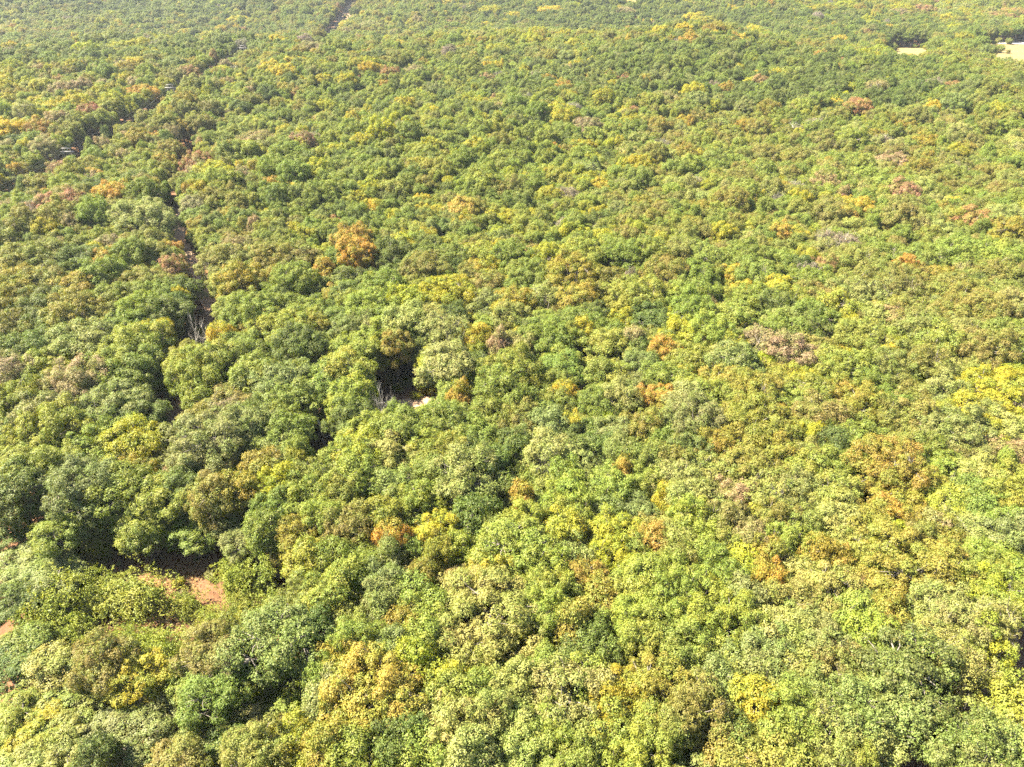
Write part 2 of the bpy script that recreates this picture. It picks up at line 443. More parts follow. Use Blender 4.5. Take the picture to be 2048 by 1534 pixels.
def make_vine(seed, R, Ht, nstr, tall=False):
    """a mound of creeper: a rounded heap of small leaves with hanging strands"""
    g = np.random.default_rng(seed)
    pos, nr = [], []
    n = int(3400 * R)
    nb = int(5 + 3 * R)
    for b in range(nb):
        a = g.uniform(0, 6.28); q = math.sqrt(g.uniform(0, 1)) * R * .68
        hb = Ht * (1 - .55 * (q / R) ** 1.5) * g.uniform(.62, 1.0)
        rb = R * g.uniform(.28, .48)
        u = unit(g.normal(size=(n // nb, 3))); u = u[u[:, 2] > -.3]
        zsq = .9 if not tall else 1.2
        p = np.array([math.cos(a) * q, math.sin(a) * q, max(hb - rb * .8, .25)]) + u * np.array([1, 1, zsq]) * (rb * g.uniform(.72, 1.12, len(u)))[:, None]
        pos.append(p); nr.append(unit(u * .6 + [0, 0, .5] + g.normal(size=u.shape) * .55))
        m = n // nb // 2                                    # skirts down to the ground
        t = g.uniform(0, 1, m); a2 = g.uniform(0, 6.28, m)
        zc = max(hb - rb * .8, .25) * (1 - t)
        rad = rb * (1 + .45 * t) * g.uniform(.75, 1.1, m)
        c0 = np.stack([math.cos(a) * q + np.cos(a2) * rad, math.sin(a) * q + np.sin(a2) * rad, zc], -1)
        pos.append(c0); nr.append(unit(np.stack([np.cos(a2), np.sin(a2), .5 + 0 * a2], -1) + g.normal(size=(m, 3)) * .5))
    for s in range(nstr):
        a = g.uniform(0, 6.28); q = R * g.uniform(.1, .9)
        p = np.array([math.cos(a) * q, math.sin(a) * q, Ht * (1.02 - .5 * (q / R) ** 2)])
        v = np.array([math.cos(a), math.sin(a), .35])
        for k in range(int(g.integers(10, 24))):
            v = unit(v + g.normal(size=3) * .35 + np.array([0, 0, -.16])); p = p + v * .17
            if p[2] < .1: break
            pos.append((p + g.normal(size=(3, 3)) * .07)); nr.append(unit(g.normal(size=(3, 3)) + [0, 0, .9]))
    pos = np.vstack(pos); nr = np.vstack(nr)
    pos[:, 2] = np.maximum(pos[:, 2], .05)
    v, q = leaf_quads(g, pos, nr, .155 * g.uniform(.55, 1.4, len(pos)))
    lv = np.repeat(g.uniform(0, 1, len(pos)), 4); cv = np.clip(.5 + .4 * np.sin(v[:, 0] * 1.7 + seed) * np.sin(v[:, 1] * 1.9), 0, 1)
    G = Geo()
    for s in range(5):
        a = g.uniform(0, 6.28); e = np.array([math.cos(a) * R * .45, math.sin(a) * R * .45, Ht * .72])
        G.tube(np.array([[math.cos(a) * .1, math.sin(a) * .1, -.2], e * .5 + g.normal(size=3) * .1, e]), [.07, .05, .02], 5)
    return G.arrays(), (v, q, lv, cv)

PROTO = {}                      # name -> dict(trunk mesh, crown mesh, joined mesh, R, H)
LIB = bpy.data.collections.new('tree_library')   # never linked to the scene: source of the forest instances
LIBT = bpy.data.collections.new('trunk_library')
ORDER = []
def add_proto(name, R, Ht, tr, cr, bark=None):
    bark = bark or M_BARK
    tm = mesh_np(name + '_trunk', tr[0], tr[1], tr[2], (bark,), smooth=True)
    cm = mesh_np(name + '_crown', cr[0], cr[1], mats=(M_LEAF,), attrs={'lv': cr[2], 'cv': cr[3]})
    PROTO[name] = dict(trunk=tm, crown=cm, R=R, H=Ht)
    LIB.objects.link(bpy.data.objects.new('lib_%02d_%s' % (len(ORDER), name), cm)); LIBT.objects.link(bpy.data.objects.new('lib_%02d_%s_trunk' % (len(ORDER), name), tm))
    PROTO[name]['i'] = len(ORDER); ORDER.append(name)

for k in range(5): add_proto('small%d' % k, 2.6, 10.5, *make_tree(100 + k, 2.6, 10.5, .72, 260, .20, flat=.98 + .1 * (k % 3), droop=-.55))
for k in range(8): add_proto('mid%d' % k, 4.3, 14.5, *make_tree(200 + k, 4.3, 14.5, .78, 275, .21, flat=.74 + .08 * (k % 3), lobes=.26 + .06 * (k % 3)))
for k in range(5): add_proto('big%d' % k, 6.4, 17.0, *make_tree(300 + k, 6.4, 17.0, .92, 345, .22, flat=.68 + .06 * (k % 2), lobes=.30))
for k in range(2): add_proto('huge%d' % k, 8.4, 18.0, *make_tree(350 + k, 8.4, 18.0, 1.0, 385, .23, flat=.62, lobes=.26))
for k in range(3): add_proto('thin%d' % k, 4.6, 15.0, *make_tree(400 + k, 4.6, 15.0, .85, 150, .21, flat=.72, lobes=.3, limbs_out=.8))
for k in range(4): add_proto('bush%d' % k, 1.5, 3.2, *make_tree(500 + k, 1.5, 3.2, .55, 150, .19, flat=.8, droop=-.8))
for k in range(4): add_proto('vine%d' % k, 2.2, 3.4, *make_vine(600 + k, 2.2, 3.4, 70))
for k in range(2): add_proto('tall_vine%d' % k, 1.7, 6.5, *make_vine(650 + k, 1.7, 6.5, 80, True))
DEAD = [mesh_np('dead%d' % k, *make_dead(700 + k, 4.0, 15.0), mats=(M_DEAD,), smooth=True) for k in range(4)]
DEADI = len(ORDER)
for k in range(2):
    LIB.objects.link(bpy.data.objects.new('lib_%02d_dead' % len(ORDER), DEAD[k])); LIBT.objects.link(bpy.data.objects.new('lib_%02d_dead_trunk' % len(ORDER), DEAD[k + 2])); ORDER.append('dead%d' % k)

# ------------------------------------------------------------------ leaf colours of the kinds of tree
TINT = dict(G=(.128, .172, .030), D=(.080, .114, .026), L=(.175, .208, .034), B=(.150, .178, .052), O=(.165, .165, .038), U=(.210, .185, .030),
            Y=(.34, .29, .030), y=(.25, .255, .022), A=(.30, .205, .038), R=(.25, .155, .072), W=(.235, .195, .090), P=(.225, .238, .068), V=(.19, .215, .030), K=(.265, .230, .038), N=(.19, .160, .125))
WORD = dict(G='fresh green', D='dark green', L='light green', B='bluish grey-green', O='dull olive', U='golden olive', Y='bright yellow',
            y='yellow-green', A='orange', R='rusty brown', W='pinkish tan', P='pale green', V='vine-green', K='golden yellow', N='grey')

def tint(c, r):
    b = np.array(TINT[c]); v = r.uniform(.90, 1.12)
    j = np.array([r.uniform(.9, 1.1), r.uniform(.94, 1.06), r.uniform(.85, 1.15)])
    return tuple(float(q) for q in b * v * j)

# trees read off the photograph: x y width colour, in the pixels of seven enlarged views
VIEWS = [
((0, 0), """300 650 110 Y,430 640 130 Y,60 780 120 Y,20 500 110 y,230 770 110 A,540 680 90 R,690 1170 130 A,360 1230 190 R,530 1020 100 A,100 990 60 A,340 1000 90 R,450 1090 80 D,
210 590 70 Y,800 400 70 Y,840 540 110 A,1110 430 70 R,960 250 70 y,1090 190 70 Y,1220 210 60 Y,1400 120 80 Y,1490 140 60 y,1300 180 40 Y,640 210 60 y,720 290 120 y,830 280 80 y,500 310 100 y,
430 400 70 y,90 410 70 y,1840 300 120 W,1730 380 130 Y,1660 440 110 Y,1570 400 80 W,1730 550 50 R,1900 700 90 W,900 800 90 A,760 800 80 W,1330 900 110 A,1150 990 120 R,1590 1080 90 A,
1770 790 50 Y,1500 830 190 W,1270 1020 170 y,150 1310 110 D,860 1300 230 P,2020 1440 80 A,230 1150 90 A,1670 260 60 Y,50 860 60 W,20 950 80 R,1840 820 80 X,1420 250 60 X,480 530 80 W,370 540 80 W"""),
((680, 0), """920 300 110 y,870 360 60 y,880 395 50 Y,1310 220 70 y,1100 240 80 y,50 150 80 Y,40 185 50 W,180 150 90 W,450 130 50 W,850 155 40 Y,170 420 90 Y,90 400 80 y,290 450 90 R,430 440 90 W,
260 500 60 A,1020 100 70 Y,1250 60 110 Y,880 70 90 y,1660 65 90 W,1750 190 90 W,1820 195 60 Y,2020 250 80 A,1580 435 60 R,1220 470 70 A,1310 515 80 A,1330 550 80 y,1280 640 90 y,1280 710 100 y,
1670 650 60 Y,1720 655 45 R,1630 765 40 A,1480 930 90 y,1640 940 50 A,1530 1090 100 Y,1430 1080 90 y,1890 860 130 X,720 1250 150 A,90 1430 180 A,920 1470 150 y,1890 1450 90 Y,1900 580 110 W,1780 480 50 A,
1440 770 130 W,1130 250 80 y,930 640 90 W,1330 410 70 W"""),
((1348, 0), """90 240 70 A,60 190 70 Y,240 210 50 Y,350 220 60 A,730 330 50 W,960 355 45 R,955 405 35 A,600 450 80 y,1380 475 55 Y,1210 320 90 y,470 180 80 Y,1450 65 80 R,1310 80 80 W,1990 80 110 R,
1930 115 80 R,1500 15 60 R,1870 100 60 R,1640 500 70 R,1060 650 110 R,940 610 80 Y,830 730 110 X,720 770 80 X,1220 830 90 X,120 1080 100 X,700 1110 120 X,610 1180 80 X,90 725 40 A,1060 1230 130 Y,1010 1270 80 A,
620 1370 90 A,1000 1430 170 X,890 1400 110 X,1770 1310 160 R,1960 1310 190 P,1270 960 170 W,1660 1000 80 W,1180 540 80 W,870 1110 120 W,1520 490 80 X,1880 1140 50 R,1700 860 90 U,1330 60 80 y,1150 150 90 y,
180 130 100 y,110 110 80 Y,860 60 90 y,1000 40 90 y,1650 170 100 y"""),
((0, 500), """60 90 210 O,250 60 220 O,460 70 200 D,620 70 120 A,770 60 180 G,900 40 160 O,1010 110 115 R,1330 80 210 O,1560 60 200 O,1770 50 160 O,1885 120 110 A,1990 50 150 G,
60 230 220 U,250 220 210 O,420 240 170 U,600 190 170 G,830 190 200 O,1050 215 150 D,1310 180 150 L,1410 220 180 U,1590 150 130 U,1730 210 190 G,1950 250 120 A,
60 340 200 U,230 370 220 D,430 380 220 O,690 310 230 G,930 270 190 G,1080 310 130 D,860 380 200 L,1060 400 190 D,1350 320 180 G,1480 400 220 L,1650 330 170 G,1820 340 170 G,1980 410 190 G,
70 500 210 O,260 480 210 D,420 470 190 O,570 470 150 U,720 470 190 G,880 480 170 L,1010 500 130 y,1110 460 120 X,1200 500 130 X,1300 510 110 Y,1410 540 190 G,1680 470 290 L,1830 430 170 U,1760 610 240 D,
60 640 230 D,220 620 240 D,540 580 280 B,830 600 270 L,1060 590 150 U,970 690 240 L,1230 700 220 L,1390 640 200 G,1510 760 230 L,1980 620 190 L,60 780 200 W,230 730 240 L,450 820 240 W,700 740 270 L,890 790 280 G,
640 930 290 B,850 930 210 D,1190 800 200 L,1330 880 220 O,1620 770 320 B,1740 880 240 G,1960 780 230 G,1960 920 170 L,90 920 230 L,270 1010 230 B,60 1090 170 D,330 1090 280 L,500 1160 220 L,820 1140 250 y,
1240 1140 380 B,1480 1030 280 B,1700 1060 220 G,1630 1170 230 B,60 1240 220 L,200 1330 290 L,100 1440 260 D,490 1400 290 B,700 1400 250 L,880 1440 240 L,1090 1350 220 D,1250 1440 220 O,1400 1400 180 U,
1560 1270 170 U,1640 1390 200 y,1800 1310 210 L,1780 1440 220 L,1990 1220 220 L,1980 1440 200 L"""),
((680, 500), """100 60 180 A,300 50 200 D,470 60 170 G,640 60 190 G,840 50 180 L,1010 70 190 G,1230 60 190 y,1430 60 200 L,1620 60 200 G,1800 60 190 G,1950 50 170 O,60 160 160 D,60 260 170 D,330 130 150 D,520 150 220 O,
850 110 170 y,860 190 180 O,1110 150 200 G,1340 170 270 U,1560 170 180 O,1700 170 80 X,1880 160 200 O,2000 130 150 G,250 240 220 G,420 210 180 L,640 260 250 y,860 310 180 B,1010 290 180 U,1200 260 180 P,1400 300 200 U,
1520 260 150 O,1740 300 280 L,1980 300 180 L,60 390 190 D,200 360 230 L,390 350 200 y,280 460 200 L,540 400 200 P,660 370 150 D,1000 400 200 O,1110 480 160 D,1340 420 170 G,1470 430 190 G,1830 410 190 D,1960 460 170 y,
160 470 100 W,400 470 220 P,620 520 220 P,790 520 165 Y,930 570 100 W,1050 560 160 P,1220 540 250 G,1330 500 160 L,1440 560 200 L,1580 550 170 D,1720 540 120 W,1800 500 150 O,1900 600 150 A,1750 640 180 B,
80 620 220 L,170 690 240 L,320 550 150 U,380 690 240 P,550 680 170 L,700 740 150 X,790 690 150 D,1000 760 280 L,930 850 250 G,1280 680 220 G,1380 660 190 L,1480 720 220 L,1590 730 140 G,1860 760 220 G,1990 650 180 L,2000 780 180 G,
100 840 210 L,60 960 200 D,240 880 120 X,700 890 120 A,880 930 220 G,1030 970 170 O,1180 860 150 L,1330 830 120 Y,1480 880 200 G,1620 880 200 P,1760 880 160 A,1880 850 170 A,1990 900 180 L,
140 1050 220 L,330 1060 250 G,450 1010 190 L,640 1020 240 G,800 1090 240 G,1060 1030 190 O,1210 1030 220 B,1350 1030 110 Y,1350 1110 190 D,1600 1050 230 B,1780 1050 190 O,1950 1050 230 L,
100 1180 250 y,270 1190 270 P,480 1170 240 L,650 1180 200 L,780 1230 220 D,920 1250 160 D,1030 1150 150 D,1200 1200 240 P,1370 1190 220 P,1210 1250 170 X,1640 1180 150 B,1780 1220 200 G,1950 1220 220 O,
100 1340 240 L,300 1380 270 B,560 1290 220 G,740 1370 300 B,960 1390 190 D,1080 1460 130 A,1340 1440 240 L,1600 1390 230 L,1650 1290 120 A,1780 1340 200 L,1950 1360 220 P,1250 1390 180 G"""),
((1348, 500), """60 60 150 D,200 70 220 G,450 60 200 G,620 60 150 G,740 90 130 D,880 90 120 R,1080 80 190 O,1230 60 200 G,1340 120 115 A,1480 80 180 G,1650 60 190 G,1850 80 210 L,2000 60 150 G,130 160 200 G,330 150 130 Y,470 160 220 G,
410 230 120 Y,590 240 140 Y,680 200 130 D,800 220 200 G,950 210 70 A,1100 210 200 O,1270 190 190 O,1400 190 180 O,1540 190 150 U,1620 240 170 O,1720 230 150 D,1880 200 200 O,2010 210 160 D,70 280 200 G,220 270 160 G,200 320 80 W,
450 330 220 L,540 370 190 D,680 330 200 L,850 280 200 O,1010 280 200 P,1200 270 190 P,1330 270 180 O,1490 270 160 O,1700 310 200 O,1880 310 200 G,2020 300 150 D,100 400 230 G,330 430 200 L,640 430 220 P,800 420 210 G,950 370 190 L,
985 410 60 A,1030 440 85 y,1130 390 180 P,1250 400 180 W,1350 370 150 O,1470 400 200 O,1630 410 210 O,1800 400 210 O,1970 400 190 P,60 500 200 y,220 520 230 L,330 570 180 y,470 550 180 W,620 510 220 G,780 510 200 D,650 640 220 W,820 610 200 O,
1100 540 220 L,1250 560 160 P,1320 570 100 y,1260 630 110 Y,1420 520 190 O,1540 600 200 L,1700 520 200 P,1800 640 220 O,1950 560 200 L,2000 650 150 G,80 650 220 L,260 650 180 P,340 720 230 B,620 720 210 U,740 760 160 y,1000 730 260 L,
1130 770 180 G,1280 730 230 O,1450 730 220 O,1600 690 180 P,1850 830 270 y,2000 750 150 y,100 800 200 L,320 800 250 U,80 890 220 P,250 880 210 L,450 880 250 U,650 880 220 L,820 850 200 L,980 860 200 U,1180 830 190 G,1260 900 190 G,1380 860 200 O,
1560 830 200 P,1680 930 120 Y,1980 890 150 W,100 1040 270 B,480 1080 380 U,400 960 200 U,620 1000 200 U,850 1000 250 O,1020 1030 200 G,1110 920 190 U,1280 980 150 O,1400 1010 210 O,1560 990 200 L,1650 1080 290 B,1820 1040 110 y,1950 1050 200 P,
80 1180 240 D,250 1160 190 U,560 1190 250 U,1050 1110 230 G,790 1200 190 O,920 1150 150 D,1100 1220 210 G,1340 1190 90 A,1440 1150 180 O,1520 1200 200 G,1700 1180 220 O,1950 1180 160 W,200 1310 250 P,60 1300 200 P,400 1290 240 O,560 1310 190 O,
820 1280 250 L,960 1300 200 G,1250 1320 290 U,1430 1350 200 U,1600 1300 240 L,1780 1320 220 P,1950 1330 220 L,100 1430 250 P,350 1430 210 W,370 1440 90 X,560 1430 230 P,750 1430 200 B,930 1460 240 L,1140 1440 250 U,1330 1480 240 U,1560 1440 250 L,1780 1450 250 G,1950 1480 200 L"""),
((0, 1014), """90 130 260 D,130 330 320 B,260 430 270 B,400 110 210 L,560 60 150 D,740 110 220 L,890 160 220 L,850 240 190 G,1140 170 240 G,1360 120 220 B,1430 230 200 B,1560 130 170 G,1750 140 220 U,1900 70 200 L,1800 290 200 U,1960 310 180 L,
520 450 150 V,400 570 220 V,650 500 170 V,810 560 250 V,1080 560 140 V,1380 420 180 V,1510 360 150 T,1600 570 170 V,1400 590 150 V,280 700 220 V,430 760 170 V,1230 640 130 V,940 870 200 V,1150 830 180 V,650 880 140 V,560 950 150 V,790 950 140 V,
1250 880 170 B,1900 560 220 L,2000 450 200 L,1650 810 350 B,1550 980 280 B,1850 760 200 D,60 560 200 D,60 950 230 D,130 840 200 G,300 970 200 P,380 1120 290 L,600 1080 240 V,330 1290 240 y,80 1260 220 L,200 1420 310 P,400 1430 240 P,880 1180 210 B,
850 1370 330 B,1000 1130 150 L,1080 1010 130 V,1150 1090 170 B,1330 1050 150 V,1250 1180 130 V,1200 1370 220 D,1330 1440 230 D,1450 1260 220 P,1450 1420 210 L,1600 1160 200 L,1650 1290 200 O,1750 1180 190 L,1950 1120 230 B,1900 1440 220 U,2000 900 200 U,2000 1250 180 U,
1880 1000 150 L,1580 1430 190 L,500 1330 160 L,560 1480 130 D,780 1080 130 V,540 190 130 T,560 570 140 V,460 860 150 V,720 790 140 V,860 770 110 V,1310 720 150 V,1430 690 150 V,1030 900 130 V,880 1010 140 V,700 1010 150 V,960 1060 130 V,1230 1010 140 V,1400 950 130 V,1380 1140 140 V,1150 1230 140 V"""),
((680, 1014), """60 130 230 O,240 80 190 U,310 190 160 A,400 130 70 y,450 280 125 A,560 130 210 y,680 220 170 L,580 260 150 U,300 300 160 B,800 60 200 D,900 130 150 G,1080 110 220 L,1040 270 330 L,1300 150 200 y,1600 130 250 y,1590 280 220 y,1350 270 200 P,
1820 180 180 A,1760 240 70 R,2000 180 250 P,60 420 220 L,240 450 220 B,240 550 190 B,440 530 220 L,480 400 140 U,620 370 120 U,800 310 110 A,640 450 110 R,580 530 100 R,700 420 80 W,880 400 240 y,380 390 80 W,1230 410 240 L,1210 540 230 L,1450 430 240 U,1530 530 220 U,
1740 430 210 L,1880 370 220 L,1760 530 190 L,1960 520 220 L,850 640 540 P,1210 640 230 L,1330 710 220 U,50 680 180 O,100 850 270 L,310 830 170 B,480 810 200 L,380 680 190 U,1720 660 230 L,1900 660 270 L,1500 750 190 D,1540 640 110 X,1780 790 240 L,1950 840 270 G,1400 860 190 D,1560 860 170 D,
220 1110 430 K,470 950 220 y,580 1020 220 y,650 1100 210 L,1030 1020 190 P,1210 940 180 L,830 1080 220 L,1450 1000 230 L,1360 1140 370 P,1700 1060 90 y,1850 1060 280 U,1900 1190 230 U,680 1310 330 P,900 1250 270 P,700 1160 110 X,80 1440 240 L,300 1410 220 D,400 1330 190 D,520 1440 240 L,
1050 1390 290 P,1220 1310 270 L,1550 1300 360 L,1340 1460 280 L,1800 1330 270 L,1700 1450 270 L,1980 1300 170 O,780 1460 250 P"""),
((1348, 1014), """100 190 270 L,100 80 220 L,300 100 220 O,430 180 210 W,620 80 220 O,760 110 210 G,970 80 220 P,950 190 240 P,660 200 210 L,820 210 70 A,1140 90 200 U,1230 40 130 A,1400 60 180 U,1500 110 130 W,1260 180 190 y,1700 130 250 P,1900 70 220 G,1960 180 220 B,1560 180 200 U,
430 290 190 y,540 310 150 U,500 370 100 A,560 430 140 A,680 460 120 U,960 320 130 A,850 300 150 U,770 390 190 P,1370 340 450 U,1620 310 165 A,1150 300 160 L,1780 300 190 L,1900 310 260 L,1920 440 240 L,1760 450 220 y,340 340 90 R,80 400 90 A,330 410 160 G,900 490 230 P,
1080 500 135 Z,660 310 70 X,150 520 250 L,430 540 190 B,560 530 160 P,660 590 110 P,150 690 250 L,380 680 240 L,560 710 210 P,700 760 160 P,830 730 240 B,1050 640 190 L,1240 610 170 U,1220 690 160 A,1500 600 240 P,1650 620 190 P,1620 760 210 P,1780 630 110 W,1850 700 200 P,
1300 750 170 B,1950 620 210 L,1950 850 220 y,120 820 270 L,560 850 300 B,490 970 230 B,900 850 240 B,1150 800 210 L,1530 810 280 P,1660 950 240 P,1230 920 230 L,1400 940 240 O,950 970 230 O,780 1000 200 O,250 1030 270 B,1100 1070 250 O,1560 1130 350 D,1970 1130 200 L,
150 1200 270 O,480 1170 220 y,350 1330 150 D,800 1130 240 B,700 1240 240 L,1050 1240 280 B,1300 1230 330 B,900 1350 250 P,550 1330 220 L,380 1450 240 O,1150 1400 210 P,1600 1330 280 D,1850 1330 260 P,850 1490 140 A,620 1460 240 L,1100 1480 180 L,1700 1450 250 B,1960 1430 210 B"""),
]
K = 700 / 2048.0

# ------------------------------------------------------------------ where every tree stands
LINE_X = -197.0                 # the power line runs straight away from the viewer on the left
TREES = []                      # dict(x, y, R, H, c, proto, sz, rot, px, py, wpx)
CELL = 13.0
GRID = {}
def put(t):
    GRID.setdefault((int(t['x'] // CELL), int(t['y'] // CELL)), []).append((t['x'], t['y'], t['R']))
    TREES.append(t)
def clash(x, y, R, k):
    cx, cyy = int(x // CELL), int(y // CELL)
    for i in (-1, 0, 1):
        for j in (-1, 0, 1):
            for (a, b, r) in GRID.get((cx + i, cyy + j), ()):
                if (a - x) ** 2 + (b - y) ** 2 < (k * (r + R)) ** 2: return True
    return False

def pick_proto(R, c, r):
    if R < 1.95: return 'bush%d' % r.randrange(4)
    if c == 'N': return 'thin%d' % r.randrange(3)
    if c in 'PW' and 3.2 < R < 5.6 and r.random() < .30: return 'thin%d' % r.randrange(3)
    if R < 3.3: return 'small%d' % r.randrange(5)
    if R < 5.3: return 'mid%d' % r.randrange(8)
    return ('big%d' % r.randrange(5)) if R < 7.3 else 'huge%d' % r.randrange(2)

VIS = [(352, 818, 1.8), (336, 850, 1.8), (345, 835, 1.8), (412, 703, 1.3), (426, 645, 1.5), (417, 600, 1.5), (404, 560, 1.5), (385, 520, 1.5), (362, 485, 1.5), (360, 455, 1.0),
       (765, 808, 1.6), (800, 806, 1.6), (850, 800, 1.4), (1165, 771, 1.4), (1225, 765, 1.4), (652, 893, 1.6), (650, 915, 1.4), (255, 1160, 1.5), (300, 1180, 1.8), (350, 1172, 1.6),
       (400, 1190, 1.6), (330, 1212, 1.4), (210, 1492, 1.8), (1990, 1362, .8), (1850, 1500, .7), (352, 1450, .9)]
VT = []
for vx_, vy_, vr_ in VIS:
    a_, b_, _ = unproj(vx_, vy_, 0.0); VT.append((a_, b_, math.hypot(a_, b_), Hs(a_, b_), vr_))
def open_view(x, y, R, top):
    """how far, and to which side, a crown must move to leave the sight lines open (0 if it hides none)"""
    for tx_, ty_, ln, tz, vr in VT:
        s_ = (x * tx_ + y * ty_) / ln
        if s_ > ln + R or s_ < ln - 32: continue
        side = (x * ty_ - y * tx_) / ln
        if abs(side) > R + vr: continue
        zr = CAMZ + (tz - CAMZ) * min(max(s_, 0), ln) / ln
        if zr < Hs(x, y) + top: return math.copysign(R + vr - abs(side), side), ty_ / ln, -tx_ / ln
    return 0, 0, 0
OPENINGS = [unproj(768, 806, 0)[:2] + (4.2,), unproj(815, 806, 0)[:2] + (3.4,), unproj(350, 826, 0)[:2] + (2.6,), unproj(300, 1172, 0)[:2] + (4.0,), unproj(375, 1180, 0)[:2] + (4.0,)]
TR = np.vstack([TRAIL, CROSS])
def push(x, y, R):
    """keep a crown clear of the trail and of the power line cutting"""
    for S, room in ((TRAIL, 2.6 + .55 * R), (CROSS, 1.6 + .4 * R)):
        d2 = (S[:, 0] - x) ** 2 + (S[:, 1] - y) ** 2; k = int(np.argmin(d2)); d = math.sqrt(d2[k])
        if S is TRAIL and x < S[k, 0]: room += 1.6       # the sunny side is more open
        if d < room and 0 < k < len(S) - 1:
            x += (x - S[k, 0]) / (d + .01) * (room - d); y += (y - S[k, 1]) / (d + .01) * (room - d)
    for q in OPENINGS:
        d = math.hypot(x - q[0], y - q[1])
        if d < q[2] + .7 * R: k = (q[2] + .7 * R) / (d + .01); x, y = q[0] + (x - q[0]) * k, q[1] + (y - q[1]) * k
    lx = LINE_X if y < 830 else -209.0; room = (5.8 if y < 830 else 12.0) + .6 * R
    if 200 < y < 1120 and abs(x - lx) < room: x = lx + math.copysign(room, x - lx)
    return x, y

SHRUBS, DEADS = [], []
for (vx, vy), txt in VIEWS:
    for e in txt.replace('\n', '').split(','):
        a = e.split()
        px = vx + float(a[0]) * K; py = vy + float(a[1]) * K; wp = float(a[2]) * K; c = a[3]
        near = py > 480
        low = (px < 640 and py > 1125 and not (px > 480 and py < 1330)) or (px < 235 and py > 1030) or (px < 500 and py > 1045)
        off = 5.0 if low else 11.5
        x, y, t = unproj(px, py, off)
        R = wp * t / F / 2 * (1.06 if low else 1.13)
        if c in 'VT':
            off = 2.0 if c == 'V' else 4.5
            x, y, t = unproj(px, py, off); R = wp * t / F / 2 * 1.08
            SHRUBS.append(dict(x=x, y=y, R=R, H=0, c='V', proto=('vine%d' % rnd.randrange(4)) if c == 'V' else 'tall_vine%d' % rnd.randrange(2), px=px, py=py, wpx=wp, tall=c == 'T'))
            continue
        if c in 'XZ':
            DEADS.append(dict(x=x, y=y, R=R, c=c, px=px, py=py, wpx=wp, t=t))
            GRID.setdefault((int(x // CELL), int(y // CELL)), []).append((x, y, R * .8))
            continue
        if near and R < 1.95:
            x, y, t = unproj(px, py, 8.5); R = max(wp * t / F / 2 * 1.2, 1.1)
            SHRUBS.append(dict(x=x, y=y, R=R, H=0, c=c, proto='small%d' % rnd.randrange(5), px=px, py=py, wpx=wp, tall=False))
            continue
        R = max(R, 2.1)
        x, y = push(x, y, R)
        for _ in range(3):
            mv, ex, ey = open_view(x, y, R * .9, 7.5 if low else 13.5)
            if mv: x += ex * mv; y += ey * mv
        p = pick_proto(R, c, rnd)
        P = PROTO[p]
        s = R / P['R']
        want = (14.2 if R < 5 else 16.5) * rnd.uniform(.92, 1.08)
        if low: want = rnd.uniform(6.0, 8.5) if py > 1125 else rnd.uniform(7.5, 10)
        put(dict(x=x, y=y, R=R, c=c, proto=p, s=s, sz=want / P['H'], rot=rnd.uniform(0, 6.28), px=px, py=py, wpx=wp, hand=True))

FIELDS = []                     # plan polygons kept free of trees
def G1(px, py): return unproj(px, py, 0.0)[:2]
def plan_dir(px, py):
    d = ray(px, py); return d.x / d.y
# (x/y ratio left, right, y near, y far) wedges seen from above
FIELDS.append((plan_dir(1752, 95), plan_dir(1878, 95), 552, 735))
FIELDS.append((plan_dir(1935, 100), plan_dir(2260, 100), 540, 768))
FIELDS.append((plan_dir(1225, 3), plan_dir(1290, 3), 1000, 1072))
def in_field(x, y):
    for a, b, y0, y1 in FIELDS:
        if y0 < y < y1 and a < x / y < b:
            u = (x / y - (a + b) / 2) / ((b - a) / 2); v = (y - (y0 + y1) / 2) / ((y1 - y0) / 2)
            if u * u + .55 * v ** 4 < .80 + .22 * math.sin(x / 9.0 + 1.7 * math.sin(y / 13.0)): return True
    return False

TR = np.vstack([TRAIL, CROSS])
HOLES = [G1(655, 915) + (4.0,), G1(212, 1490) + (3.5,), G1(1995, 1370) + (1.8,), G1(1850, 1500) + (1.8,), G1(1385, 1500) + (1.2,), G1(1240, 775) + (3.5,),
         G1(800, 812) + (5.5,), G1(775, 806) + (5.5,), G1(350, 1440) + (2.2,), G1(880, 1200) + (2.2,), G1(700, 1230) + (1.5,), G1(1660, 640) + (1.8,), G1(1480, 1290) + (2.0,)]
def clearing(x, y):
    px, py, _ = proj(x, y, Hs(x, y) + 1)
    return ((px - 345) / 285) ** 2 + ((py - 1250) / 150) ** 2 < 1

def palette(px, py, n):
    if py < 130: w = 'GGLOBOGDOLUG'
    elif px < 520: w = 'OLGDLOUGWGO'
    elif px > 1250 and py < 560: w = 'OLPGOULOLOG'
    elif px < 1250: w = 'GGLLDGBOyLG'
    else: w = 'LPOULGBLOy'
    return w[int(n * len(w)) % len(w)]

def vnoise(x, y):
    return .5 + .25 * (math.sin(x / 11.3 + 2 * math.sin(y / 17.1)) + math.sin(y / 13.7 + 2 * math.sin(x / 19.9 + 1)))

HOUSE = None
hx, hy = plan_dir(396, 90) * 735, 735.0
HOUSE = (hx, hy)
def blocked(x, y, R):
    if abs(x - LINE_X) < 5.8 + .6 * R and 200 < y < 830: return True
    if abs(x + 209) < 13 + .3 * R and 830 <= y < 1120: return True
    if in_field(x, y): return True
    d = ray(396, 89); k = y / d.y                       # the sight line down to the pale roof
    if 560 < y < 728 and abs(x - d.x * k) < 3.2: return True
    if (x - hx) ** 2 + (y - hy) ** 2 < 130: return True
    return False

